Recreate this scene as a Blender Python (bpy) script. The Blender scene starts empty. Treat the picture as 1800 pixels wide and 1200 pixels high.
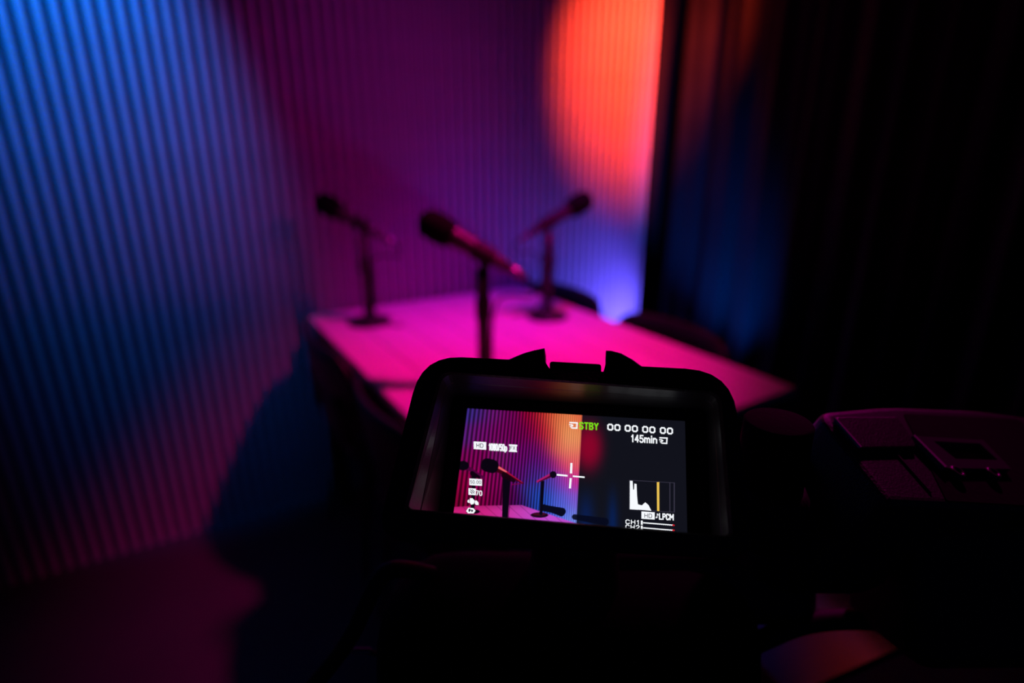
import bpy, bmesh, math, random
import numpy as np
from mathutils import Vector, Matrix

C = bpy.context.scene.collection
PI = math.pi
TH = math.atan(0.335)                 # camera pitch below the horizon
CT, ST = math.cos(TH), math.sin(TH)
H = 1.30                              # lens height above the floor
FPX = 1000.0                          # focal length in pixels of a 1800 px wide frame (20 mm lens)

# ------------------------------------------------------------------ camera
cam = bpy.data.cameras.new('camera')
cam.lens = 20.0
cam.sensor_width = 36.0
cam.clip_start = 0.01
cam.dof.use_dof = True
cam.dof.focus_distance = 0.262
cam.dof.aperture_fstop = 3.1
cam_o = bpy.data.objects.new('camera', cam)
C.objects.link(cam_o)
cam_o.location = (0, 0, H)
cam_o.rotation_euler = (PI/2 - TH, 0, 0)
bpy.context.scene.camera = cam_o

vs = bpy.context.scene.view_settings
vs.view_transform = 'Standard'
vs.look = 'None'
vs.exposure = 0.0
vs.gamma = 1.0
vs.use_curve_mapping = False

# ------------------------------------------------------------------ world: a dark studio with a trace of blue
w = bpy.data.worlds.new('world')
bpy.context.scene.world = w
w.use_nodes = True
w.node_tree.nodes['Background'].inputs[0].default_value = (0.10, 0.16, 1.0, 1)
w.node_tree.nodes['Background'].inputs[1].default_value = 0.010

# ------------------------------------------------------------------ plan of the room
WD = Vector((0.8628, 0.5055, 0))      # along the slatted wall (to the right, away from the lens)
WN = Vector((0.5055, -0.8628, 0))     # out of the wall into the room
W0 = Vector((-1.2877, 1.6539, 0))     # origin on the wall foot
def wall(s, n=0.0, z=0.0):
    return W0 + WD*s + WN*n + Vector((0, 0, z))

def tb_(u, v, z):                     # a point over the table: across, towards the lens, height
    return Vector((-0.721, 1.928, z)) + Vector((0.852, 0.5235, 0))*u + Vector((0.5235, -0.852, 0))*v

# ------------------------------------------------------------------ lamps and added fill lights
def spot(name, loc, aim, col, power, size_deg, blend=0.5, radius=0.03):
    l = bpy.data.lights.new(name, 'SPOT')
    l.color = col
    l.energy = power
    l.spot_size = math.radians(size_deg)
    l.spot_blend = blend
    l.shadow_soft_size = radius
    o = bpy.data.objects.new(name, l)
    C.objects.link(o)
    o.location = loc
    o.rotation_euler = (Vector(aim) - Vector(loc)).to_track_quat('-Z', 'Y').to_euler()
    return o

# magenta key high over the table
spot('magenta_key_lamp', wall(1.45, 1.22, 2.60), tb_(0.39, 0.68, 0.75), (1.0, 0.0, 0.28), 215, 46, 1.0, 0.07)
# soft magenta wash on the middle of the slatted wall
spot('magenta_wash_lamp', wall(2.05, 1.95, 2.20), wall(0.88, 0.0, 1.38), (1.0, 0.0, 0.80), 30, 32, 1.0, 0.20)
# red-orange spot on the right end of the wall
spot('red_lamp', wall(2.00, 1.05, 2.20), wall(2.09, 0.0, 1.64), (1.0, 0.046, 0.017), 560, 47, 1.0, 0.03)
# blue wash on the left part of the wall
spot('blue_wash_lamp', wall(0.02, 0.50, 2.45), wall(0.12, 0.0, 1.62), (0.0, 0.16, 1.0), 142, 48, 1.0, 0.04)
# blue lamp low at the right end of the wall, behind the table
spot('blue_low_lamp', wall(2.20, 0.30, 0.38), wall(1.96, 0.0, 0.66), (0.12, 0.08, 1.0), 66, 82, 1.0, 0.03)
# added blue fill, an unseen source low down, to brighten the curtain folds
spot('blue_curtain_fill', (0.78, 1.90, 0.14), (0.88, 2.36, 0.72), (0.0, 0.12, 1.0), 150, 42, 1.0, 0.04)
# blue-violet lamp above the far end of the table
spot('violet_back_lamp', wall(1.40, 0.95, 2.50), tb_(0.60, 0.26, 0.75), (0.06, 0.01, 1.0), 62, 40, 1.0, 0.10)
# added faint magenta fill, an unseen source aimed at the video camera
spot('magenta_camera_fill', (1.0, 1.7, 2.35), (0.205, 0.27, 1.155), (1.0, 0.0, 0.50), 44, 12, 1.0, 0.06)

# ------------------------------------------------------------------ materials
def mat(name, col, rough=0.6, metal=0.0, spec=0.5, bump=0.0, bscale=40.0, vary=0.0, vscale=6.0, coat=0.0):
    m = bpy.data.materials.new(name)
    m.use_nodes = True
    nt = m.node_tree
    b = nt.nodes['Principled BSDF']
    b.inputs['Base Color'].default_value = (*col, 1)
    b.inputs['Roughness'].default_value = rough
    b.inputs['Metallic'].default_value = metal
    b.inputs['Specular IOR Level'].default_value = spec
    b.inputs['Coat Weight'].default_value = coat
    tc = nt.nodes.new('ShaderNodeTexCoord')
    if vary > 0:
        n = nt.nodes.new('ShaderNodeTexNoise')
        n.inputs['Scale'].default_value = vscale
        n.inputs['Detail'].default_value = 5
        nt.links.new(tc.outputs['Object'], n.inputs['Vector'])
        r = nt.nodes.new('ShaderNodeValToRGB')
        r.color_ramp.elements[0].position = 0.3
        r.color_ramp.elements[1].position = 0.7
        r.color_ramp.elements[0].color = (*[c*(1-vary) for c in col], 1)
        r.color_ramp.elements[1].color = (*[min(1, c*(1+vary)) for c in col], 1)
        nt.links.new(n.outputs['Fac'], r.inputs['Fac'])
        nt.links.new(r.outputs['Color'], b.inputs['Base Color'])
    if bump > 0:
        n2 = nt.nodes.new('ShaderNodeTexNoise')
        n2.inputs['Scale'].default_value = bscale
        n2.inputs['Detail'].default_value = 3
        nt.links.new(tc.outputs['Object'], n2.inputs['Vector'])
        bp = nt.nodes.new('ShaderNodeBump')
        bp.inputs['Strength'].default_value = bump
        bp.inputs['Distance'].default_value = 0.002
        nt.links.new(n2.outputs['Fac'], bp.inputs['Height'])
        nt.links.new(bp.outputs['Normal'], b.inputs['Normal'])
    return m

def emit(name, col, strength=1.0):
    m = bpy.data.materials.new(name)
    m.use_nodes = True
    nt = m.node_tree
    b = nt.nodes['Principled BSDF']
    b.inputs['Base Color'].default_value = (0.01, 0.01, 0.01, 1)
    b.inputs['Roughness'].default_value = 0.3
    b.inputs['Emission Color'].default_value = (*col, 1)
    b.inputs['Emission Strength'].default_value = strength
    return m

M = dict(
    slat=mat('painted_slat', (0.54, 0.54, 0.55), 0.55, vary=0.06, vscale=9),
    backing=mat('slat_backing', (0.015, 0.015, 0.016), 0.8, vary=0.1),
    floor=mat('floor_vinyl', (0.04, 0.04, 0.044), 0.6, bump=0.2, bscale=25, vary=0.15, vscale=3),
    ceiling=mat('ceiling_paint', (0.03, 0.03, 0.03), 0.9, vary=0.1),
    velvet=mat('black_velvet', (0.009, 0.009, 0.011), 0.95, spec=0.15, bump=0.3, bscale=120, vary=0.15),
    plank=mat('pale_table_board', (0.72, 0.70, 0.68), 0.55, bump=0.15, bscale=30, vary=0.05, vscale=12),
    metal=mat('black_metal', (0.015, 0.015, 0.016), 0.45, metal=0.3, bump=0.1, bscale=200),
    micmetal=mat('grey_enamel', (0.07, 0.07, 0.072), 0.38, metal=0.5, bump=0.05, bscale=200),
    foam=mat('black_foam', (0.008, 0.008, 0.008), 1.0, spec=0.1, bump=0.8, bscale=400, vary=0.2, vscale=200),
    chair=mat('dark_plastic', (0.010, 0.010, 0.012), 0.5, bump=0.1, bscale=90),
    rubber=mat('black_rubber', (0.006, 0.006, 0.006), 0.7, bump=0.2, bscale=300),
    matte=mat('matte_black', (0.005, 0.005, 0.005), 0.9, spec=0.1, bump=0.2, bscale=300),
    camplastic=mat('camera_plastic', (0.012, 0.012, 0.013), 0.42, bump=0.25, bscale=900),
    hoodin=mat('hood_lining', (0.045, 0.045, 0.047), 0.36, bump=0.05, bscale=600),
    hoodrim=mat('hood_rim', (0.010, 0.010, 0.012), 0.5, bump=0.2, bscale=700),
    framegrey=mat('display_frame_grey', (0.06, 0.06, 0.065), 0.35, bump=0.05, bscale=500),
    bodytop=mat('body_top', (0.035, 0.035, 0.037), 0.45, bump=0.25, bscale=900),
    glass=mat('black_glass', (0.003, 0.003, 0.003), 0.08, coat=0.3, bump=0.01),
    trim=mat('satin_metal', (0.25, 0.25, 0.27), 0.3, metal=0.9, bump=0.05, bscale=300),
    strip=mat('pale_highlight', (0.35, 0.35, 0.36), 0.5, bump=0.02),  # pale base colour standing in for highlights on edges
    print=mat('grey_print', (0.25, 0.25, 0.25), 0.6, bump=0.02),
    tray=mat('glossy_black', (0.004, 0.004, 0.005), 0.12, spec=0.12, bump=0.02, bscale=30),
    white=emit('screen_white', (0.93, 0.96, 1.0), 1.0),
    green=emit('screen_green', (0.20, 0.72, 0.01), 1.0),
    yellow=emit('screen_yellow', (0.85, 0.55, 0.09), 1.0),
    red=emit('screen_red', (0.6, 0.01, 0.02), 1.0),
    dim=emit('screen_grey', (0.035, 0.032, 0.055), 1.0),
    dark=emit('screen_dark', (0.05, 0.055, 0.09), 1.0),
)

# ------------------------------------------------------------------ helpers
def obj(name, bm, m, parent=None, smooth=False, local=None):
    me = bpy.data.meshes.new(name)
    bm.normal_update()
    bm.to_mesh(me)
    bm.free()
    me.materials.append(m)
    if smooth:
        for p in me.polygons:
            p.use_smooth = True
    o = bpy.data.objects.new(name, me)
    C.objects.link(o)
    if parent is not None:
        o.parent = parent
    return o

def tag(o, label, cat, group=None):
    o['label'] = label
    o['category'] = cat
    if group:
        o['group'] = group
    return o

def struct(o, label=None):
    o['kind'] = 'structure'
    if label:
        o['label'] = label
    return o

def empty(name, loc=(0, 0, 0), rz=0.0):
    o = bpy.data.objects.new(name, None)
    C.objects.link(o)
    o.empty_display_size = 0.05
    o.location = loc
    o.rotation_euler = (0, 0, rz)
    return o

def prism(pts, d0, d1, fn=None, bevel=0.0, seg=2):
    """outline pts (x, y) extruded from z=d0 to z=d1; fn maps (x, y, z) to a point"""
    bm = bmesh.new()
    fn = fn or (lambda p: p)
    lo = [bm.verts.new(fn(Vector((p[0], p[1], d0)))) for p in pts]
    hi = [bm.verts.new(fn(Vector((p[0], p[1], d1)))) for p in pts]
    n = len(pts)
    bm.faces.new(list(reversed(lo)))
    top = bm.faces.new(hi)
    for i in range(n):
        bm.faces.new((lo[i], lo[(i+1) % n], hi[(i+1) % n], hi[i]))
    bmesh.ops.recalc_face_normals(bm, faces=bm.faces)
    if bevel > 0:
        bmesh.ops.bevel(bm, geom=list(top.edges), offset=bevel, segments=seg, affect='EDGES', profile=0.5)
    return bm

def rrect(x0, y0, x1, y1, r, seg=5):
    out = []
    for cx, cy, a in ((x1-r, y0+r, -90), (x1-r, y1-r, 0), (x0+r, y1-r, 90), (x0+r, y0+r, 180)):
        for i in range(seg+1):
            t = math.radians(a + 90*i/seg)
            out.append((cx + r*math.cos(t), cy + r*math.sin(t)))
    return out

def round_poly(pts, r, seg=5):
    """round the corners of a polygon by quadratic arcs"""
    n = len(pts)
    out = []
    rr = r if isinstance(r, (list, tuple)) else [r]*n
    for i in range(n):
        p = Vector(pts[i]).to_2d(); a = Vector(pts[i-1]).to_2d(); b = Vector(pts[(i+1) % n]).to_2d()
        q = rr[i]
        pa = p + (a-p).normalized()*min(q, (a-p).length*0.49)
        pb = p + (b-p).normalized()*min(q, (b-p).length*0.49)
        if q <= 0:
            out.append((p.x, p.y)); continue
        for k in range(seg+1):
            t = k/seg
            v = pa*(1-t)**2 + p*2*t*(1-t) + pb*t*t
            out.append((v.x, v.y))
    return out

def box(cx, cy, cz, sx, sy, sz, bevel=0.0, seg=2, bm=None):
    bm = bm or bmesh.new()
    r = bmesh.ops.create_cube(bm, size=1)
    vs_ = r['verts']
    for v in vs_:
        v.co = Vector((cx + v.co.x*sx, cy + v.co.y*sy, cz + v.co.z*sz))
    if bevel > 0:
        ed = list({e for v in vs_ for e in v.link_edges})
        bmesh.ops.bevel(bm, geom=ed, offset=bevel, segments=seg, affect='EDGES', profile=0.5)
    return bm

def tube(points, rad, seg=10, bm=None, smoothing=0):
    bm = bm or bmesh.new()
    P = [Vector(p) for p in points]
    R = list(rad) if isinstance(rad, (list, tuple)) else [rad]*len(P)
    for _ in range(smoothing):
        Q = [P[0]]; S = [R[0]]
        for i in range(len(P)-1):
            Q += [P[i]*0.75 + P[i+1]*0.25, P[i]*0.25 + P[i+1]*0.75]
            S += [R[i]*0.75 + R[i+1]*0.25, R[i]*0.25 + R[i+1]*0.75]
        Q.append(P[-1]); S.append(R[-1])
        P, R = Q, S
    rings = []
    t0 = (P[1]-P[0]).normalized()
    up = Vector((0, 0, 1)) if abs(t0.z) < 0.9 else Vector((1, 0, 0))
    u = t0.cross(up).normalized()
    for i, p in enumerate(P):
        t = (P[min(i+1, len(P)-1)] - P[max(i-1, 0)]).normalized()
        u = (u - t*u.dot(t)).normalized()
        v = t.cross(u)
        rings.append([bm.verts.new(p + (u*math.cos(2*PI*k/seg) + v*math.sin(2*PI*k/seg))*R[i]) for k in range(seg)])
    for a, b in zip(rings, rings[1:]):
        for k in range(seg):
            bm.faces.new((a[k], a[(k+1) % seg], b[(k+1) % seg], b[k]))
    bm.faces.new(list(reversed(rings[0]))); bm.faces.new(rings[-1])
    bmesh.ops.recalc_face_normals(bm, faces=bm.faces)
    return bm

def lathe(prof, origin=(0, 0, 0), axis=(0, 0, 1), seg=24, bm=None):
    """prof: list of (radius, height) along the axis"""
    bm = bm or bmesh.new()
    O = Vector(origin); A = Vector(axis).normalized()
    q = A.to_track_quat('Z', 'Y')
    rings = []
    for r, h in prof:
        rings.append([bm.verts.new(O + q @ Vector((r*math.cos(2*PI*k/seg), r*math.sin(2*PI*k/seg), h))) for k in range(seg)])
    for a, b in zip(rings, rings[1:]):
        for k in range(seg):
            bm.faces.new((a[k], a[(k+1) % seg], b[(k+1) % seg], b[k]))
    bm.faces.new(list(reversed(rings[0]))); bm.faces.new(rings[-1])
    bmesh.ops.recalc_face_normals(bm, faces=bm.faces)
    return bm

def cam_pt(x, y, z):
    """offset from the lens: x right, y up, z ahead (metres) to a point of the room"""
    return Vector((x, z*CT + y*ST, H - z*ST + y*CT))
def cam_dir(x, y, z):
    return Vector((x, z*CT + y*ST, -z*ST + y*CT))
def ray_pt(px, py, d):
    return cam_pt((px-900)/FPX*d, -(py-600)/FPX*d, d)

# ------------------------------------------------------------------ the setting
bm = bmesh.new()
bmesh.ops.create_cube(bm, size=1, matrix=Matrix.Translation((0.3, 1.0, -0.05)) @ Matrix.Diagonal((7.0, 7.0, 0.1, 1)))
struct(obj('floor', bm, M['floor']))
bm = bmesh.new()
bmesh.ops.create_cube(bm, size=1, matrix=Matrix.Translation((0.3, 1.0, 2.95)) @ Matrix.Diagonal((7.0, 7.0, 0.1, 1)))
struct(obj('ceiling', bm, M['ceiling']))

ang = math.atan2(WD.y, WD.x)
S0, S1 = -1.20, 2.218
wl = empty('wall_left', W0, ang)          # local +x along the wall, local -y into the room
struct(wl, 'tall slatted wall lit blue, magenta and red')
obj('backing_panel', box((S0+S1)/2, 0.016, 1.45, S1-S0, 0.02, 2.9), M['backing'], wl)
PITCH = 0.0370
bm = bmesh.new()
prof = [(-0.0105, 0.006)] + [(-0.0105*math.cos(PI*k/8), -0.014 - 0.010*math.sin(PI*k/8)) for k in range(9)] + [(0.0105, 0.006)]
a = [bm.verts.new((x, y, 0)) for x, y in prof]
b = [bm.verts.new((x, y, 2.9)) for x, y in prof]
for i in range(len(prof)):
    j = (i+1) % len(prof)
    bm.faces.new((a[i], a[j], b[j], b[i]))
bm.faces.new(list(reversed(a))); bm.faces.new(b)
bmesh.ops.recalc_face_normals(bm, faces=bm.faces)
slat0 = obj('slat', bm, M['slat'], wl)
n = int((S1-S0)/PITCH)
for i in range(n):
    o = slat0 if i == 0 else slat0.copy()
    if i:
        C.objects.link(o); o.parent = wl
    o.location = (S1 - 0.0155 - i*PITCH, 0, 0)

# black curtain from the end of the slatted wall towards the lens
CD = Vector((0.5235, -0.852, 0))
cs = wall(2.235, -0.02)
bm = bmesh.new()
NS, NZ = 310, 12
random.seed(4)
L = 3.2
B0 = 0.5                              # the curtain runs on behind the end of the wall
phase = -18.0
cols = []
for i in range(NS+1):
    s = L*i/NS - B0
    wl_ = 0.17 + 0.05*math.sin(s*3.1+1.0)
    phase += 2*PI*(L/NS)/wl_
    row = []
    for j in range(NZ+1):
        z = 2.88*j/NZ + 0.01
        amp = 0.045*(1.0 - 0.35*j/NZ)*(0.75+0.25*math.sin(s*5+2))
        d = amp*math.sin(phase + 0.25*math.sin(z*1.7+s*2)) + 0.012*math.sin(phase*2.3+1+z*0.8)
        p = cs + CD*s + Vector((0.852, 0.5235, 0))*(d+0.085)
        row.append(bm.verts.new((p.x, p.y, z)))
    cols.append(row)
for i in range(NS):
    for j in range(NZ):
        bm.faces.new((cols[i][j], cols[i+1][j], cols[i+1][j+1], cols[i][j+1]))
cur = obj('curtain', bm, M['velvet'], smooth=True)
sm = cur.modifiers.new('thick', 'SOLIDIFY'); sm.thickness = 0.004
tag(cur, 'floor-length black curtain hanging in folds right of the slatted wall', 'curtain')

# ------------------------------------------------------------------ table
TU = Vector((0.852, 0.5235, 0))           # across (along the wall)
TV = Vector((0.5235, -0.852, 0))          # along, towards the lens
TA = Vector((-0.721, 1.928, 0))           # far left corner
TW, TL = 0.873, 1.286
TZ = 0.75
def tb(u, v, z=0.0):
    return TA + TU*u + TV*v + Vector((0, 0, z))
table = empty('table', tb(TW/2, TL/2), math.atan2(TU.y, TU.x))   # local x across, local -y towards the lens
tag(table, 'rectangular table with pale boards on a black frame by the slatted wall', 'table')
NP = 7
pw = TW/NP
pl0 = obj('plank', box(0, 0, TZ-0.0125, pw-0.003, TL, 0.025, 0.0015, 1), M['plank'], table)
for i in range(NP):
    o = pl0 if i == 0 else pl0.copy()
    if i:
        C.objects.link(o); o.parent = table
    o.location = (-TW/2 + pw*(i+0.5), 0, 0)
bm = bmesh.new()
box(0, TL/2-0.05, TZ-0.055, TW-0.08, 0.03, 0.06, bm=bm); box(0, -TL/2+0.05, TZ-0.055, TW-0.08, 0.03, 0.06, bm=bm)
box(TW/2-0.05, 0, TZ-0.055, 0.03, TL-0.1, 0.06, bm=bm); box(-TW/2+0.05, 0, TZ-0.055, 0.03, TL-0.1, 0.06, bm=bm)
obj('frame', bm, M['metal'], table)
for sx in (-1, 1):
    for sy in (-1, 1):
        obj('leg', box(sx*(TW/2-0.05), sy*(TL/2-0.05), (TZ-0.025)/2, 0.045, 0.045, TZ-0.025, 0.003, 1), M['metal'], table)

# ------------------------------------------------------------------ chairs
def rotz(v, a):
    return Vector((v[0]*math.cos(a)-v[1]*math.sin(a), v[0]*math.sin(a)+v[1]*math.cos(a), v[2]))
def make_chair():
    """local +y faces the table, origin on the floor below the seat's middle"""
    t = empty('chair')
    # seat: rounded slab slightly dished
    bm = prism(round_poly([(-0.21, -0.20), (0.21, -0.20), (0.20, 0.21), (-0.20, 0.21)], 0.06), 0.435, 0.455, bevel=0.006)
    obj('seat', bm, M['chair'], t)
    # curved backrest
    bm = bmesh.new()
    NX, NZ_ = 18, 8
    g = []
    for th in (0, 1):
        gg = []
        for i in range(NX+1):
            u = -1 + 2*i/NX
            r = []
            for j in range(NZ_+1):
                v = j/NZ_
                e = (1-abs(u)**8)
                zc = 0.643 + (v-0.5)*2*0.185*(0.80+0.20*e) if v < 0.5 else 0.60 + (v-0.5)*2*0.175*(0.62+0.38*e)
                y = -0.215 - 0.04*(v) + 0.055*u*u + (0.012 if th else 0)
                r.append(bm.verts.new((u*0.245, y, zc)))
            gg.append(r)
        g.append(gg)
    for i in range(NX):
        for j in range(NZ_):
            bm.faces.new((g[0][i][j], g[0][i+1][j], g[0][i+1][j+1], g[0][i][j+1]))
            bm.faces.new((g[1][i][j], g[1][i][j+1], g[1][i+1][j+1], g[1][i+1][j]))
    for i in range(NX):
        for j in (0, NZ_):
            bm.faces.new((g[0][i][j], g[0][i+1][j], g[1][i+1][j], g[1][i][j]))
    for j in range(NZ_):
        for i in (0, NX):
            bm.faces.new((g[0][i][j], g[0][i][j+1], g[1][i][j+1], g[1][i][j]))
    bmesh.ops.recalc_face_normals(bm, faces=bm.faces)
    obj('backrest', bm, M['chair'], t, smooth=True)
    for sx in (-1, 1):
        obj('back_post', tube([(sx*0.15, -0.17, 0.43), (sx*0.16, -0.21, 0.50), (sx*0.15, -0.224, 0.62)], 0.009, 8), M['metal'], t, smooth=True)
        for sy in (-1, 1):
            obj('leg', tube([(sx*0.16, sy*0.15, 0.438), (sx*0.205, sy*0.20, 0.0)], [0.012, 0.010], 8), M['metal'], t, smooth=True)
    return t
def copy_tree(o, parent=None):
    c = o.copy(); C.objects.link(c); c.parent = parent
    for ch in list(o.children):
        copy_tree(ch, c)
    return c
chair = make_chair()
GR = 'chairs along the two long sides of the table'
ar = math.atan2(TU.y, TU.x)
for k, (u, v, rot, lab) in enumerate([
        (TW+0.13-0.25, 0.225, ar+PI/2, 'dark chair right of the table, before the blue-lit end of the wall'),
        (TW+0.12-0.25, 0.80, ar+PI/2, 'dark chair right of the table, before the black curtain'),
        (-0.07+0.25, 0.32, ar-PI/2, 'dark chair left of the table, close to the slatted wall'),
        (-0.07+0.25, 0.88, ar-PI/2, 'dark chair left of the table, nearer the video camera')]):
    c = chair if k == 0 else copy_tree(chair)
    p = tb(u, v)
    c.location = p
    c.rotation_euler = (0, 0, rot)
    tag(c, lab, 'chair', GR)

# ------------------------------------------------------------------ microphones
def make_mic():
    """stand at the origin on its base; microphone points to local +x, head up"""
    t = empty('microphone')
    obj('base', lathe([(0.070, 0.0), (0.072, 0.003), (0.071, 0.009), (0.062, 0.015), (0.030, 0.019), (0.018, 0.030), (0.013, 0.034)], seg=32), M['metal'], t, smooth=True)
    p = obj('pole', lathe([(0.0165, 0.030), (0.0165, 0.290), (0.0085, 0.292), (0.0085, 0.315)], seg=16), M['metal'], t, smooth=True)
    obj('clutch', lathe([(0.018, 0.17), (0.0195, 0.175), (0.0195, 0.215), (0.018, 0.22)], seg=16), M['rubber'], t, smooth=True)
    ax = Vector((0.118, 0, 0.066)).normalized()
    o0 = Vector((0.0, 0, 0.327))
    q = Vector((-ax.z, 0, ax.x))
    # clip: a short open sleeve with a pivot
    bm = lathe([(0.0205, -0.030), (0.0225, -0.028), (0.0235, 0.020), (0.0215, 0.024)], o0, ax, 20)
    box(0, 0, 0.312, 0.018, 0.016, 0.026, 0.002, 1, bm=bm)
    obj('clip', bm, M['rubber'], t, smooth=False)
    b_ = obj('microphone_body', lathe([(0.0095, -0.078), (0.0125, -0.074), (0.0145, -0.05), (0.0200, 0.02), (0.0235, 0.062), (0.0255, 0.075), (0.025, 0.088)], o0, ax, 24), M['micmetal'], t, smooth=True)
    obj('connector', lathe([(0.008, -0.112), (0.0095, -0.108), (0.0095, -0.080), (0.008, -0.076)], o0, ax, 16), M['trim'], b_, smooth=True)
    obj('windscreen', lathe([(0.024, 0.076), (0.031, 0.081), (0.0350, 0.100), (0.0355, 0.122), (0.033, 0.142), (0.026, 0.154), (0.015, 0.161), (0.004, 0.163)], o0, ax, 28), M['foam'], t, smooth=True)
    e = o0 - ax*0.112
    obj('cable', tube([e + ax*0.004, e - ax*0.02, e - ax*0.045 + Vector((0.012, 0.0, -0.028)), Vector((-0.045, 0.004, 0.235)), Vector((-0.0215, 0.006, 0.19)), Vector((-0.019, 0.006, 0.06)), Vector((-0.03, 0.02, 0.022)), Vector((-0.085, 0.035, 0.0035)), Vector((-0.12, 0.03, 0.0032))],
        0.003, 8, smoothing=2), M['rubber'], t, smooth=True)
    return t
mic = make_mic()
for k, (x, y, az, dz, lab) in enumerate([
        (-0.480, 1.841, PI-0.10, 0.0, 'black desk microphone at the far left corner of the table, head pointing left'),
        (-0.068, 1.305, PI-0.05, 0.0, 'nearest desk microphone, in the middle of the picture, with a red-lit body'),
        (0.123, 1.911, 0.18, 0.0, 'desk microphone at the right edge of the table, head pointing right')]):
    m_ = mic if k == 0 else copy_tree(mic)
    m_.location = (x, y, TZ)
    m_.rotation_euler = (0, 0, az)
    tag(m_, lab, 'microphone', 'three desk microphones on the table')

# ------------------------------------------------------------------ video camera on its tripod
TC = cam_pt(0.055, -0.20, 0.36)
vc = empty('video_camera', (TC.x, TC.y, 1.02))
bpy.context.view_layer.update()
VI = vc.matrix_world.inverted()
tag(vc, 'black video camera in the foreground with a lit hooded monitor', 'video camera')
def vobj(name, bm, m, parent=None, smooth=False):
    """bm in room coordinates -> child of the video camera"""
    par = parent or vc
    bm.transform(VI)
    o = obj(name, bm, m, par, smooth)
    return o

# monitor frame: X right, Y up, Z out of the screen towards the viewer
MX = cam_dir(0.9867, -0.0385, -0.1579).normalized()
MY = cam_dir(0.098, 0.9157, 0.390)
MY = (MY - MX*MY.dot(MX)).normalized()
MZ = MX.cross(MY).normalized()
D0 = 0.270
MO = ray_pt(1010, 830, D0)
LENS = Vector((0, 0, H))
def mon(x, y, z=0.0):
    return MO + MX*x + MY*y + MZ*z
def on_mon(px, py, z=0.0):
    """where the line through a pixel meets the monitor plane at height z, in monitor coordinates"""
    d = ray_pt(px, py, 1.0) - LENS
    P = MO + MZ*z
    t = (P - LENS).dot(MZ)/d.dot(MZ)
    q = LENS + d*t - MO
    return (q.dot(MX), q.dot(MY))
fm = lambda p: mon(p.x, p.y, p.z)

ZR = 0.030
inner_R = [on_mon(*p, ZR) for p in ((778, 655), (1262, 691), (1282, 941.5), (716, 893.5))]
inner_S = [on_mon(*p, 0.0) for p in ((797, 696), (1240, 722), (1249, 965), (768, 935))]
outer_R = [on_mon(*p, ZR-0.004) for p in ((742, 626), (1288, 654), (1330, 985), (660, 950))]
outer_B = [(x*0.93, y*0.90) for x, y in [on_mon(*p, 0.0) for p in ((742, 626), (1288, 654), (1330, 985), (660, 950))]]
def loft(rings, closed=True):
    bm = bmesh.new()
    vr = [[bm.verts.new(mon(x, y, z)) for x, y in pts] for pts, z in rings]
    n_ = len(vr[0])
    for a_, b_ in zip(vr, vr[1:]):
        for k in range(n_):
            bm.faces.new((a_[k], a_[(k+1) % n_], b_[(k+1) % n_], b_[k]))
    if closed:
        bm.faces.new(list(reversed(vr[0]))); bm.faces.new(vr[-1])
    bmesh.ops.recalc_face_normals(bm, faces=bm.faces)
    return bm
rI = [0.008]*4
ringI = round_poly(inner_R, [0.006, 0.006, 0.002, 0.002], 6)
ringM = round_poly([(a_[0]*0.5+b_[0]*0.5, a_[1]*0.5+b_[1]*0.5) for a_, b_ in zip(inner_R, inner_S)], 0.005, 6)
ringS = round_poly(inner_S, 0.003, 6)
ringO = round_poly(outer_R, [0.020, 0.020, 0.012, 0.012], 6)
def with_notch(ring, cut=None):
    """four extra points on the top edge: the notch that holds the latch"""
    a_, b_ = Vector(ring[6]), Vector(ring[7])
    if cut:
        ins = cut
    else:
        ins = [tuple(a_.lerp(b_, t)) for t in (0.43, 0.431, 0.60, 0.601)]
    return ring[:7] + ins + ring[7:]
ringI, ringM, ringS = with_notch(ringI), with_notch(ringM), with_notch(ringS)
ringO = with_notch(ringO, [on_mon(*p, ZR-0.004) for p in ((958, 637), (958.6, 650.5), (1064.4, 655.5), (1065, 642.5))])
def shrink(pts, k):
    cx = sum(p[0] for p in pts)/len(pts); cy = sum(p[1] for p in pts)/len(pts)
    return [(cx+(p[0]-cx)*k, cy+(p[1]-cy)*k) for p in pts]
# hood shell: outside, rim and inside in one closed body
ringO2 = shrink(ringO, 0.985)
ringBk = shrink(ringO, 0.90)
hood = loft([(shrink(ringS, 1.0), 0.0012), (shrink(ringS, 1.02), -0.004), (ringBk, -0.004), (ringO, ZR-0.006), (ringO2, ZR-0.001), (shrink(ringI, 1.02), ZR+0.0004), (ringI, ZR-0.001)], closed=False)
hood_o = vobj('monitor_hood', hood, M['hoodrim'])
# lining inside the hood, with a fold line a third of the way down
def mixr(a_, b_, t):
    return [(p[0]*(1-t)+q[0]*t, p[1]*(1-t)+q[1]*t) for p, q in zip(a_, b_)]
lin = loft([(ringI, ZR-0.001), (mixr(ringI, ringS, 0.36), ZR*0.64), (shrink(mixr(ringI, ringS, 0.37), 1.006), ZR*0.63), (mixr(ringI, ringS, 0.39), ZR*0.61), (ringS, 0.0005)], closed=False)
vobj('hood_lining', lin, M['hoodin'])
# monitor housing behind
vobj('monitor_housing', loft([(shrink(ringBk, 0.93), -0.022), (ringBk, -0.017), (ringBk, -0.0045)]), M['camplastic'])
# screen glass / black border
vobj('screen_border', prism(shrink(ringS, 1.0), -0.003, -0.0002, fm), M['glass'])

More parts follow.
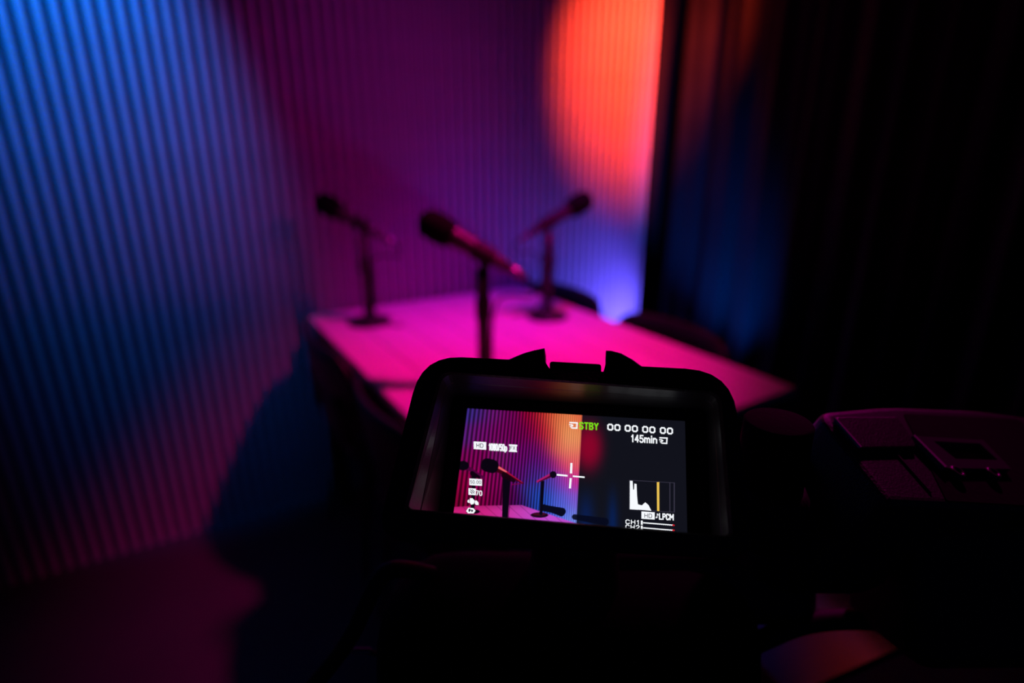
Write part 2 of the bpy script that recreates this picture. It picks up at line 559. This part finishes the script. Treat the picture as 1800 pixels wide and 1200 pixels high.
# fins and latch on top of the hood
def px_poly(pts, z):
    return [on_mon(x, y, z) for x, y in pts]
zf = ZR-0.006
vobj('hood_fin', prism(px_poly([(958, 652), (957, 611), (938, 615), (920, 620), (903, 627), (888, 634), (880, 652)], zf), zf-0.010, zf, fm, 0.0005, 1), M['hoodrim'])
vobj('hood_fin', prism(px_poly([(1132, 655), (1131, 645), (1112, 631), (1092, 620), (1075, 615.5), (1065, 615), (1064, 655)], zf), zf-0.010, zf, fm, 0.0005, 1), M['hoodrim'])
vobj('hood_latch', prism(round_poly(px_poly([(966, 656), (966, 633), (1057, 638), (1057, 662)], zf), 0.0015), zf-0.008, zf-0.001, fm, 0.0004, 1), M['hoodrim'])

# ---- the picture on the monitor: a flat display, one emissive sheet with a colour per point
pTL = on_mon(822, 717); pTR = on_mon(1204, 741); pBL = on_mon(797, 906); pBR = on_mon(1208, 935)
x0 = (pTL[0]+pBL[0])/2; x1 = (pTR[0]+pBR[0])/2; y1 = (pTL[1]+pTR[1])/2; y0 = y1 - (x1-x0)*9/16
NXP, NYP = 460, 264
gx, gy = np.meshgrid(np.linspace(x0, x1, NXP), np.linspace(y0, y1, NYP))
# monitor coordinates -> the display's own drawing coordinates (a perspective map, about 3 units per pixel)
Mo = np.array(MO-LENS)[None, None, :]; mx = np.array(MX); my = np.array(MY)
PW = Mo + gx[..., None]*mx + gy[..., None]*my
cz = PW[..., 1]*CT - PW[..., 2]*ST
cy_ = PW[..., 1]*ST + PW[..., 2]*CT
X = ((PW[..., 0]/cz*FPX + 900) - 700)*3
Y = ((-cy_/cz*FPX + 600) - 600)*3
def lin(c):
    c = np.asarray(c, float)/255.0
    return np.where(c <= 0.04045, c/12.92, ((c+0.055)/1.055)**2.4)
def sst(a_, b_, v):
    t = np.clip((v-a_)/(b_-a_), 0, 1)
    return t*t*(3-2*t)
# wall colours: control points blended by distance (display values)
cps = [((370, 365), (58, 48, 150)), ((420, 365), (80, 36, 140)), ((500, 370), (122, 24, 130)), ((600, 380), (130, 6, 105)), ((690, 380), (175, 0, 60)),
       ((760, 385), (235, 50, 50)), ((820, 390), (250, 95, 60)), ((880, 395), (252, 140, 85)), ((940, 400), (252, 140, 85)), ((965, 400), (250, 90, 65)), ((840, 430), (252, 140, 80)), ((790, 500), (240, 40, 50)), ((840, 540), (255, 135, 85)), ((900, 540), (255, 172, 112)), ((945, 520), (255, 160, 100)), ((900, 600), (255, 135, 100)), ((940, 610), (250, 120, 105)),
       ((345, 500), (95, 34, 135)), ((430, 480), (128, 16, 125)), ((540, 480), (135, 6, 110)), ((640, 480), (130, 0, 95)), ((720, 470), (165, 0, 80)),
       ((780, 470), (225, 30, 60)), ((840, 470), (255, 150, 90)), ((900, 480), (255, 170, 105)), ((955, 480), (255, 150, 90)),
       ((330, 620), (140, 6, 95)), ((420, 600), (145, 4, 100)), ((540, 600), (135, 20, 115)), ((640, 600), (125, 8, 120)), ((720, 560), (125, 10, 125)), ((770, 560), (140, 10, 120)),
       ((820, 560), (240, 80, 90)), ((870, 560), (255, 140, 100)), ((950, 560), (252, 135, 100)),
       ((800, 640), (125, 22, 150)), ((740, 630), (105, 20, 140)), ((850, 640), (215, 45, 130)), ((900, 640), (248, 75, 115)), ((950, 640), (245, 85, 110)),
       ((320, 740), (160, 0, 70)), ((430, 740), (165, 2, 95)), ((520, 740), (150, 4, 100)), ((640, 700), (112, 14, 130)), ((720, 700), (84, 44, 165)), ((800, 740), (70, 70, 195)),
       ((860, 730), (160, 60, 195)), ((930, 730), (225, 45, 160)),
       ((310, 840), (140, 0, 55)), ((430, 840), (150, 0, 80)), ((540, 840), (130, 0, 85)), ((620, 830), (100, 2, 90)), ((690, 800), (50, 70, 190)), ((760, 830), (32, 88, 215)),
       ((850, 830), (85, 95, 225)), ((920, 830), (140, 95, 225)), ((640, 880), (60, 10, 100)), ((700, 880), (40, 70, 190)), ((900, 930), (125, 150, 252)), ((860, 890), (75, 105, 240))]
num = np.zeros(X.shape+(3,)); den = np.zeros(X.shape)
for (cx, cyy), col in cps:
    d2 = (X-cx)**2 + ((Y-cyy)*0.9)**2
    wgt = np.exp(-d2/(2*38.0**2)) + 1e-9/(d2+1)
    num += wgt[..., None]*np.array(col, float); den += wgt
img = num/den[..., None]
# slats
xl = 370 + (Y-360)*(-75/590.0); xr = 970 + (Y-390)*(-30/560.0)
ww = (X-xl)/(xr-xl)
ph = ww/(2.96-np.clip(ww, -0.5, 1.2))
rib = 0.5+0.5*np.cos(2*PI*ph*38/0.51)
depth_ = 0.66 - 0.42*sst(0.55, 0.92, ww)
img *= (1-depth_*(1-rib))[..., None]
img = np.maximum(img, 0)
def put(mask, col, a_=1.0):
    global img
    mk = (mask*a_)[..., None]
    img = img*(1-mk) + np.array(col, float)*mk
# dark side
dk = np.zeros_like(img)
dk[:] = (17, 18, 27)
g = np.exp(-(((X-1005)/76)**2 + ((Y-555)/128)**2)**1.5)
dk += g[..., None]*np.array((118, -14, 14))
g = np.exp(-(((X-1130)/28)**2)) * sst(700, 960, Y)
dk += g[..., None]*np.array((-8, 12, 52))
g = np.exp(-(((X-990)/45)**2)) * sst(720, 930, Y)
dk += g[..., None]*np.array((-6, 10, 48))
mkr = sst(-3, 3, X-xr)
img = img*(1-mkr[..., None]) + np.maximum(dk, 0)*mkr[..., None]
def ell(cx, cyy, a_, b_, rot=0.0, soft=3.0, p=2.0):
    c_, s_ = math.cos(rot), math.sin(rot)
    u = (X-cx)*c_ + (Y-cyy)*s_; v = -(X-cx)*s_ + (Y-cyy)*c_
    r = (np.abs(u/a_)**p + np.abs(v/b_)**p)**(1/p)
    return sst(0, 1, (1-r)*min(a_, b_)/soft + 0.5)
def seg_(ax_, ay_, bx_, by_, wa, wb, soft=3.0):
    dx, dy = bx_-ax_, by_-ay_
    L2 = dx*dx+dy*dy
    t = np.clip(((X-ax_)*dx + (Y-ay_)*dy)/L2, 0, 1)
    d = np.hypot(X-(ax_+t*dx), Y-(ay_+t*dy))
    return sst(0, 1, ((wa+(wb-wa)*t) - d)/soft + 0.5)
# table
tt = np.minimum(Y - np.interp(X, [290, 420, 650], [872, 866, 862]), Y - (862 + (X-650)*0.335))
tmask = sst(-3, 3, tt)
tcol = np.zeros_like(img)
f = sst(350, 820, X)[..., None]
tcol[:] = np.array((205, 30, 120))*(1-f) + np.array((190, 75, 205))*f
tcol *= (0.85 + 0.15*sst(860, 900, Y))[..., None]
for k in range(9):
    xb = 330 + k*62
    tcol *= (1-0.22*np.exp(-((X-xb-(Y-862)*1.1)/3.0)**2))[..., None]
img = img*(1-tmask[..., None]) + tcol*tmask[..., None]
# chair behind the table end and the one before the curtain
put(seg_(770, 878, 865, 896, 17, 19), (8, 10, 32)); put(seg_(768, 872, 860, 905, 14, 17), (8, 9, 30))
put(seg_(930, 925, 1090, 950, 14, 20)*0.9, (6, 9, 28))
# right microphone
put(ell(745, 915, 46, 14), (22, 6, 24)); put(ell(745, 911, 36, 7)*0.6, (90, 10, 40))
put(seg_(762, 742, 753, 908, 9, 8), (8, 6, 22))
put(seg_(735, 738, 800, 708, 6, 11), (170, 25, 105)); put(seg_(740, 741, 800, 713, 2, 5)*0.9, (60, 5, 40))
put(ell(817, 702, 18, 18), (12, 6, 22))
# middle microphone
put(seg_(572, 725, 563, 935, 20, 15), (10, 4, 18)); put(seg_(600, 760, 580, 930, 2, 2)*0.7, (60, 0, 50))
put(seg_(655, 748, 600, 755, 2, 2), (120, 5, 60))
put(seg_(505, 660, 660, 748, 20, 3), (60, 2, 20)); put(seg_(515, 655, 575, 690, 7, 4), (240, 95, 110)); put(seg_(575, 690, 655, 744, 4, 2), (170, 15, 60))
put(seg_(560, 705, 610, 735, 17, 9)*0.9, (22, 2, 14))
put(ell(483, 655, 46, 36, 0.25, 4, 2.8), (10, 4, 16))
# left microphone
put(seg_(400, 700, 392, 895, 11, 10), (10, 4, 16)); put(ell(395, 897, 36, 12), (18, 4, 22))
put(seg_(360, 662, 452, 720, 11, 7), (80, 4, 60)); put(ell(342, 655, 32, 25), (10, 4, 16)); put(seg_(390, 695, 425, 715, 12, 8), (14, 3, 16))
img = np.clip(img, 0, 255)
colr = lin(img)
me = bpy.data.meshes.new('screen_picture')
co = np.stack([np.array(MO)[k] + gx*mx[k] + gy*my[k] + 0.0002*MZ[k] for k in range(3)], -1).reshape(-1, 3)
Vm = np.array(VI)
co = co @ Vm[:3, :3].T + Vm[:3, 3]
idx = np.arange(NXP*NYP).reshape(NYP, NXP)
quads = np.stack([idx[:-1, :-1], idx[:-1, 1:], idx[1:, 1:], idx[1:, :-1]], -1).reshape(-1, 4)
me.vertices.add(len(co)); me.vertices.foreach_set('co', co.ravel())
me.loops.add(quads.size); me.loops.foreach_set('vertex_index', quads.ravel().astype(np.int32))
me.polygons.add(len(quads)); me.polygons.foreach_set('loop_start', np.arange(0, quads.size, 4, dtype=np.int32))
me.update()
ca = me.color_attributes.new('picture', 'FLOAT_COLOR', 'POINT')
ca.data.foreach_set('color', np.concatenate([colr.reshape(-1, 3), np.ones((len(co), 1))], 1).astype(np.float32).ravel())
pm = bpy.data.materials.new('display_picture')
pm.use_nodes = True
nt = pm.node_tree
at = nt.nodes.new('ShaderNodeAttribute'); at.attribute_name = 'picture'
bs = nt.nodes['Principled BSDF']
bs.inputs['Base Color'].default_value = (0.004, 0.004, 0.004, 1); bs.inputs['Roughness'].default_value = 0.25
nt.links.new(at.outputs['Color'], bs.inputs['Emission Color'])
bs.inputs['Emission Strength'].default_value = 1.0
me.materials.append(pm)
pic = bpy.data.objects.new('screen_picture', me); C.objects.link(pic); pic.parent = vc
pic['label'] = 'lit display showing the slatted wall, table and microphones'

# ---- signs on the display (drawing coordinates as above)
def dd(x, y):
    return on_mon(700 + x/3.0, 600 + y/3.0, 0.0004)
def d3(x, y):
    return dd((280 + x/4.8)*3, (100 + y/4.8)*3)
def flat(name, polys, m, conv=dd, z=0.0005, parent=None):
    bm = bmesh.new()
    for pts in polys:
        vs_ = [bm.verts.new(mon(*conv(*p), z)) for p in pts]
        f_ = bm.faces.new(vs_)
    bm.normal_update()
    for f_ in bm.faces:
        if f_.normal.dot(MZ) < 0:
            f_.normal_flip()
    return vobj(name, bm, m, parent or pic)
R0 = [(.25, 0), (.75, 0), (1, .2), (1, .8), (.75, 1), (.25, 1), (0, .8), (0, .2), (.25, 0)]
GL = {'0': [R0], '1': [[(.15, .25), (.6, 0), (.6, 1)]], '4': [[(.72, 1), (.72, 0), (0, .7), (1, .7)]],
      '5': [[(.95, 0), (.12, 0), (.05, .45), (.65, .38), (1, .6), (1, .82), (.7, 1), (.25, 1), (0, .85)]],
      '7': [[(0, 0), (1, 0), (.4, 1)]], '2': [[(0, .2), (.3, 0), (.75, 0), (1, .25), (.8, .5), (0, 1), (1, 1)]],
      '8': [[(.25, 0), (.75, 0), (.95, .2), (.75, .48), (.25, .48), (.05, .2), (.25, 0)], [(.25, .48), (.75, .48), (1, .75), (.75, 1), (.25, 1), (0, .75), (.25, .48)]],
      'S': [[(1, .15), (.75, 0), (.25, 0), (0, .2), (.2, .45), (.8, .55), (1, .8), (.75, 1), (.25, 1), (0, .85)]],
      'T': [[(0, 0), (1, 0)], [(.5, 0), (.5, 1)]], 'B': [[(0, 0), (.75, 0), (.95, .22), (.7, .48), (0, .48)], [(.7, .48), (1, .75), (.75, 1), (0, 1), (0, 0)]],
      'Y': [[(0, 0), (.5, .5), (1, 0)], [(.5, .5), (.5, 1)]], 'C': [[(1, .2), (.75, 0), (.25, 0), (0, .2), (0, .8), (.25, 1), (.75, 1), (1, .8)]],
      'H': [[(0, 0), (0, 1)], [(1, 0), (1, 1)], [(0, .5), (1, .5)]], 'L': [[(0, 0), (0, 1), (1, 1)]],
      'P': [[(0, 1), (0, 0), (.75, 0), (1, .25), (.75, .52), (0, .52)]], 'M': [[(0, 1), (0, 0), (.5, .6), (1, 0), (1, 1)]],
      'D': [[(0, 0), (.7, 0), (1, .25), (1, .75), (.7, 1), (0, 1), (0, 0)]], 'F': [[(1, 0), (0, 0), (0, 1)], [(0, .5), (.8, .5)]],
      'X': [[(0, 0), (1, 1)], [(1, 0), (0, 1)]], '/': [[(.9, 0), (.1, 1)]], '.': [[(.4, .95), (.6, .95)]],
      'p': [[(0, 1.2), (0, .35), (.7, .35), (1, .5), (1, .85), (.7, 1), (0, 1)]],
      'm': [[(0, 1), (0, .32)], [(0, .45), (.3, .32), (.5, .5), (.5, 1)], [(.5, .45), (.8, .32), (1, .5), (1, 1)]],
      'i': [[(.5, .34), (.5, 1)], [(.5, 0), (.5, .12)]], 'n': [[(0, 1), (0, .32)], [(0, .5), (.5, .32), (1, .5), (1, 1)]]}
WID = {'i': 0.15, '1': 0.6, 'm': 1.35, '/': 0.6, '.': 0.25, 'M': 1.2}
def text(name, s, bx, m, conv=dd, bold=0.16, z=0.0006):
    """stroke lettering fitted into the box (x0, y0, x1, y1[, y0 at the right end]) of the drawing"""
    xa, ya, xb, yb = bx[:4]
    yr = bx[4] if len(bx) > 4 else ya
    adv = [WID.get(c, 0.85) for c in s]
    gap = 0.45
    tot = sum(adv) + gap*(len(s)-1)
    sx = (xb-xa)/tot
    hh = yb-ya
    t = hh*bold*0.5
    polys = []
    cx = 0.0
    for c, w_ in zip(s, adv):
        for line in GL[c]:
            P = [((cx + p[0]*w_)*sx + xa, ya + p[1]*hh) for p in line]
            for p, q in zip(P, P[1:]):
                dx, dy = q[0]-p[0], q[1]-p[1]
                l_ = math.hypot(dx, dy)
                dx, dy = dx/l_*t, dy/l_*t
                quad = [(p[0]-dx*.8-dy, p[1]-dy*.8+dx), (q[0]+dx*.8-dy, q[1]+dy*.8+dx), (q[0]+dx*.8+dy, q[1]+dy*.8-dx), (p[0]-dx*.8+dy, p[1]-dy*.8-dx)]
                polys.append([(x_, y_ + (yr-ya)*(x_-xa)/(xb-xa)) for x_, y_ in quad])
        cx += w_ + gap
    return flat(name, polys, m, conv, z)
def frame_polys(x0_, y0_, x1_, y1_, t, sk=0.0):
    f_ = lambda x, y: (x, y + (x-x0_)*sk)
    return [[f_(x0_, y0_), f_(x1_, y0_), f_(x1_, y0_+t), f_(x0_, y0_+t)], [f_(x0_, y1_-t), f_(x1_, y1_-t), f_(x1_, y1_), f_(x0_, y1_)],
            [f_(x0_, y0_+t), f_(x0_+t, y0_+t), f_(x0_+t, y1_-t), f_(x0_, y1_-t)], [f_(x1_-t, y0_+t), f_(x1_, y0_+t), f_(x1_, y1_-t), f_(x1_-t, y1_-t)]]
def skrect(x0_, y0_, x1_, y1_, sk=0.06):
    return [(x0_, y0_), (x1_, y0_+(x1_-x0_)*sk), (x1_, y1_+(x1_-x0_)*sk), (x0_, y1_)]
def card(x, y):
    # memory card sign: outline open at the left with a small arrow
    P = [[(x, y), (x+44, y+2), (x+44, y+9), (x, y+7)], [(x+37, y+2), (x+44, y+2), (x+42, y+36), (x+35, y+36)], [(x+4, y+28), (x+42, y+30), (x+42, y+37), (x+12, y+35)],
         [(x-2, y+12), (x+14, y+12), (x+22, y+19), (x+14, y+26), (x+2, y+26), (x+2, y+22), (x+10, y+21), (x+10, y+17), (x-2, y+17)]]
    flat('card_sign', P, M['white'])
card(903, 424)
card(1377, 504)
text('standby_lettering', 'STBY', (957, 428, 1053, 460, 433), M['green'], bold=0.22)
for i, xx in enumerate((1102, 1194, 1286, 1379)):
    text('timecode_digits', '00', (xx+4, 437+i*6, xx+66, 465+i*6, 441+i*6), M['white'], bold=0.27)
text('remaining_time_lettering', '145min', (1230, 493, 1362, 528, 501), M['white'], bold=0.2)
flat('format_badge', [skrect(398, 527, 464, 567)], M['white']); text('badge_lettering', 'HD', (414, 538, 448, 558, 540), M['dim'], z=0.0007)
text('format_lettering', '1080/50p', (480, 540, 572, 572, 545), M['white'], bold=0.2)
flat('quality_badge', [skrect(584, 542, 628, 550), skrect(588, 550, 624, 574), skrect(584, 574, 626, 581)], M['white']); text('badge_lettering', 'FX', (592, 553, 616, 569, 554), M['dim'], z=0.0007)
SK = 0.095
flat('focus_cross', [skrect(836, 698, 893, 707, SK), skrect(921, 706, 983, 714, SK), [(908, 640), (919, 641), (917, 696), (905, 695)], [(904, 720), (915, 721), (911, 775), (900, 774)]], M['white'])
flat('shutter_badge', [skrect(375, 722, 442, 757)], M['white']); text('badge_lettering', '50.00', (381, 733, 436, 748, 735), M['dim'], z=0.0007)
flat('zebra_badge', [skrect(371, 773, 410, 808)], M['white']); flat('zebra_stripes', [[(378, 780), (383, 780), (404, 802), (399, 802)], [(378, 791), (382, 790), (394, 803), (388, 803)], [(388, 780), (393, 780), (404, 792), (404, 797)]], M['dim'], z=0.0007)
text('zebra_lettering', '70', (411, 786, 441, 809, 789), M['white'], bold=0.2)
flat('stabiliser_sign', [[(365, 838), (374, 832), (376, 852), (366, 848)], [(378, 826), (392, 826), (404, 840), (398, 857), (384, 860), (377, 848)], [(406, 838), (414, 838), (424, 850), (424, 862), (410, 862), (403, 852)]], M['white'])
flat('settings_sign', [[(370, 876), (396, 878), (408, 892), (398, 906), (368, 906), (358, 894)]], M['white']); flat('settings_mark', [[(372, 884), (380, 881), (384, 890), (377, 899), (371, 895)], [(388, 884), (397, 893), (389, 900), (384, 893)]], M['dim'], z=0.0007)
# histogram
flat('histogram_frame', [[(605, 687), (990, 710), (990, 715), (605, 692)], [(605, 934), (990, 957), (990, 962), (605, 939)], [(605, 687), (610, 687), (610, 938), (605, 938)], [(980, 710), (990, 710), (990, 961), (980, 961)], [(944, 708), (952, 709), (952, 958), (944, 957)]], M['dim'], d3)
flat('histogram', [[(608, 694), (634, 696), (638, 770), (638, 938), (608, 936)], [(638, 770), (646, 768), (648, 718), (667, 722), (671, 820), (678, 893), (678, 940), (638, 938)],
                   [(678, 893), (712, 902), (740, 876), (768, 900), (792, 948), (678, 941)]], M['white'], d3)
flat('level_marker', [[(838, 702), (858, 703), (859, 951), (840, 949)]], M['yellow'], d3)
flat('audio_badge', [[(708, 953), (820, 961), (820, 1022), (708, 1015)]], M['white'], d3); text('badge_lettering', 'HD', (735, 972, 795, 1004, 976), M['dim'], d3, z=0.0007)
flat('note_sign', [[(828, 1000), (838, 996), (842, 1008), (830, 1012)], [(838, 970), (843, 970), (843, 1006), (838, 1006)], [(843, 970), (852, 980), (852, 990), (843, 980)]], M['white'], d3)
text('audio_lettering', 'LPCM', (860, 972, 976, 1018, 980), M['white'], d3, bold=0.22)
for k in range(2):
    yo = k*43
    text('channel_lettering', 'CH%d' % (k+1), (577, 1024+yo, 690, 1056+yo, 1030+yo), M['white'], d3, bold=0.22)
    zz = [[(703, 1030+yo), (719, 1031+yo), (719, 1066+yo), (703, 1065+yo)]]
    for i in range(15):
        xa = 722 + i*16.5; ya = 1046+yo+i*1.35
        zz.append([(xa, ya-3), (xa+8, ya-1), (xa+16.5, ya-2), (xa+16.5, ya+6), (xa+8, ya+10), (xa, ya+5)])
    flat('level_meter', zz, M['white'], d3)
    flat('peak_mark', [[(970, 1060+yo), (988, 1066+yo), (988, 1075+yo), (970, 1077+yo)]], M['red'], d3)

# ---- camera body to the right of the monitor
BF = cam_dir(-0.284, 0.863, 1.0).normalized()
BR = cam_dir(1.0, -0.104, 0.374); BR = (BR - BF*BR.dot(BF)).normalized()
BN = BR.cross(BF).normalized()
if BN.z < 0:
    BN = -BN
BO = ray_pt(1438, 731, 0.300)
def bod(p):
    return BO + BR*p.x + BF*p.y + BN*p.z
def on_bod(px, py, z=0.0):
    d = ray_pt(px, py, 1.0) - LENS
    P = BO + BN*z
    t = (P - LENS).dot(BN)/d.dot(BN)
    q = LENS + d*t - BO
    return (q.dot(BR), q.dot(BF))
def bpoly(pts, z=0.0):
    return [on_bod(x, y, z) for x, y in pts]
vobj('body', prism(round_poly(bpoly([(1436, 722), (1560, 712), (1720, 719), (1900, 745), (2060, 905), (1566, 884)]), [0.010, 0.02, 0.02, 0.02, 0.01, 0.004]), -0.060, 0.0, bod, 0.004, 4), M['bodytop'])
vobj('access_door', prism(round_poly(bpoly([(1466, 733), (1578, 733), (1612, 786), (1512, 788)], 0.003), 0.003), 0.0, 0.0035, bod, 0.0008, 2), M['camplastic'])
vobj('control_panel', prism(round_poly(bpoly([(1588, 727), (1790, 737), (1960, 897), (1664, 880)], 0.0005), 0.002), -0.001, 0.0007, bod), M['matte'])
vobj('groove_strip', prism(bpoly([(1571, 795), (1573, 795), (1637, 866), (1634, 866)], 0.0004), 0.0, 0.0012, bod), M['bodytop'])
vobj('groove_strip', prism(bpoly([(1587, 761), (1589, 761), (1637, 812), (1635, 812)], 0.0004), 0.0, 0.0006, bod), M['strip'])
vobj('edge_highlight', prism(bpoly([(1466, 735), (1468, 734), (1514, 786), (1511.5, 787)], 0.0036), 0.003, 0.0042, bod), M['strip'])  # highlight on the door's left edge, painted as a pale strip
vobj('edge_highlight', prism(bpoly([(1604, 766), (1607, 765), (1663, 820), (1660, 822.5)], 0.004), 0.002, 0.0046, bod), M['strip'])  # painted highlight along the display frame's left edge
# small display frame with a recessed dark pane
def ring_prism(out, inn, z0, z1):
    bm = bmesh.new()
    O0 = [bm.verts.new(bod(Vector((p[0], p[1], z0)))) for p in out]; O1 = [bm.verts.new(bod(Vector((p[0], p[1], z1)))) for p in out]
    I0 = [bm.verts.new(bod(Vector((p[0], p[1], z0)))) for p in inn]; I1 = [bm.verts.new(bod(Vector((p[0], p[1], z1)))) for p in inn]
    n_ = len(out)
    for i in range(n_):
        j = (i+1) % n_
        bm.faces.new((O0[i], O0[j], O1[j], O1[i])); bm.faces.new((I0[j], I0[i], I1[i], I1[j]))
        bm.faces.new((O1[i], O1[j], I1[j], I1[i])); bm.faces.new((O0[j], O0[i], I0[i], I0[j]))
    bmesh.ops.recalc_face_normals(bm, faces=bm.faces)
    return bm
out = bpoly([(1606, 766), (1728, 773), (1778, 824), (1662, 822)], 0.004)
inn = bpoly([(1641, 775), (1722, 779), (1754, 808), (1680, 806)], 0.004)
fr = vobj('display_frame', ring_prism(out, inn, 0.0, 0.004), M['framegrey'])
vobj('display_pane', prism(inn, 0.0, 0.001, bod), M['glass'], fr)
for cx, cyy in ((1684, 829), (1747, 831)):
    p = bod(Vector((*on_bod(cx, cyy, 0.004), 0.0)))
    vobj('dial', lathe([(0.0040, 0.0), (0.0040, 0.004), (0.0034, 0.0048), (0.0020, 0.0048), (0.0018, 0.0030)], p, BN, 20), M['hoodin'], None, True)
# round knob in front of the body
KP = ray_pt(1369, 739, 0.272)
vobj('knob', lathe([(0.0150, -0.034), (0.0158, -0.033), (0.0158, -0.0014), (0.0150, -0.0003), (0.0143, 0.0), (0.0005, 0.0)], KP, (0, 0, 1), 40), M['matte'], None, True)
kc = KP + Vector((0, 0, -0.052))
vobj('knob_collar', lathe([(0.018, -0.012), (0.0195, -0.010), (0.0195, 0.012), (0.0165, 0.018)], kc, (0, 0, 1), 32), M['rubber'], None, True)
# side grip below the knob
def cbox(px, py, d, sx, sy, sz, bev, seg=4, axes=None):
    O = ray_pt(px, py, d)
    ax_ = axes or (cam_dir(1, 0, 0), cam_dir(0, 1, 0), cam_dir(0, 0, 1))
    bm = box(0, 0, 0, sx, sy, sz, bev, seg)
    for v in bm.verts:
        v.co = O + ax_[0]*v.co.x + ax_[1]*v.co.y + ax_[2]*v.co.z
    return bm
vobj('side_grip', cbox(1408, 893, 0.335, 0.082, 0.084, 0.075, 0.024), M['rubber'], None, True)
vobj('side_block', cbox(1790, 1000, 0.330, 0.165, 0.085, 0.07, 0.012), M['camplastic'], None, True)
vobj('label_plate', cbox(1487, 846, 0.288, 0.0060, 0.0062, 0.0008, 0.0002, 1, (BR, BF, BN)), M['print'])
# rear block under the monitor
vobj('rear_block', cbox(995, 1170, 0.36, 0.235, 0.135, 0.10, 0.045, 5), M['matte'], None, True)
vobj('monitor_arm', tube([ray_pt(1010, 905, 0.315), ray_pt(1010, 980, 0.335), ray_pt(1005, 1060, 0.35)], [0.022, 0.026, 0.03], 16, smoothing=1), M['camplastic'], None, True)
vobj('body_bridge', cbox(1210, 1010, 0.372, 0.15, 0.05, 0.05, 0.012), M['camplastic'], None, True)
vobj('buckle', cbox(636, 1144, 0.36, 0.013, 0.0042, 0.003, 0.001, 1), M['trim'])
vobj('strap', tube([ray_pt(636, 1144, 0.3615), ray_pt(680, 1152, 0.366), ray_pt(730, 1160, 0.37)], 0.0015, 8), M['rubber'])

# cables hanging from the camera: parts of it
vobj('cable', tube([ray_pt(x, y, d) for x, y, d in ((760, 1010, .345), (715, 1000, .335), (684, 999, .33), (664, 1018, .33), (645, 1060, .33), (618, 1118, .332), (575, 1178, .336), (520, 1240, .345), (440, 1330, .37))],
     0.0049, 12, smoothing=2), M['rubber'], None, True)
vobj('cable', tube([ray_pt(x, y, d) for x, y, d in ((1290, 1150, .36), (1345, 1122, .35), (1400, 1098, .35), (1460, 1088, .35), (1530, 1088, .352), (1620, 1100, .355), (1690, 1060, .352), (1700, 990, .345))],
     0.0062, 12, smoothing=2), M['rubber'], None, True)

# ------------------------------------------------------------------ tripod
tp0 = ray_pt(995, 1170, 0.36)
TCX, TCY = tp0.x+0.01, tp0.y+0.01
ztop = tp0.z - 0.095
tri = empty('tripod', (TCX, TCY, 0))
tag(tri, 'black tripod carrying the video camera, mostly hidden under it', 'tripod')
obj('fluid_head', lathe([(0.030, ztop-0.13), (0.045, ztop-0.12), (0.045, ztop-0.05), (0.035, ztop-0.03), (0.035, ztop-0.01), (0.050, ztop-0.006), (0.050, ztop+0.02)], (0, 0, 0), seg=32), M['rubber'], tri, smooth=True)
obj('centre_column', lathe([(0.018, 0.42), (0.018, ztop-0.125)], (0, 0, 0), seg=20), M['metal'], tri, smooth=True)
obj('spider', lathe([(0.02, ztop-0.22), (0.055, ztop-0.21), (0.06, ztop-0.16), (0.03, ztop-0.13)], (0, 0, 0), seg=24), M['metal'], tri, smooth=True)
for k in range(3):
    a_ = math.radians(80 + 120*k)
    d = Vector((math.cos(a_), math.sin(a_), 0))
    lg = obj('leg', tube([d*0.045 + Vector((0, 0, ztop-0.18)), d*0.20 + Vector((0, 0, 0.40)), d*0.34 + Vector((0, 0, 0.02))], [0.016, 0.014, 0.011], 12), M['metal'], tri, smooth=True)
    obj('rubber_foot', lathe([(0.018, 0.0), (0.020, 0.006), (0.014, 0.03)], d*0.342, seg=16), M['rubber'], lg, smooth=True)
# glossy tray clamped to the tripod, lower right
tn = Vector((-0.34, 0.348, 0.759)).normalized()
tcn = ray_pt(1430, 1095, 0.62)
tx = Vector((1, 0, 0)); tx = (tx - tn*tx.dot(tn)).normalized(); ty = tn.cross(tx)
bm = box(0, 0, 0, 0.16, 0.20, 0.006, 0.002, 2)
O_ = tcn - Vector((TCX, TCY, 0))
for v in bm.verts:
    v.co = O_ + tx*(v.co.x+0.0) + ty*v.co.y + tn*v.co.z
tr = obj('accessory_tray', bm, M['tray'], tri)
tr['label'] = 'glossy black tray reflecting red and blue light'
obj('tray_arm', tube([Vector((0.015, 0, ztop-0.17)), O_ - tn*0.03, O_ - tn*0.002], 0.008, 10), M['metal'], tri, smooth=True)
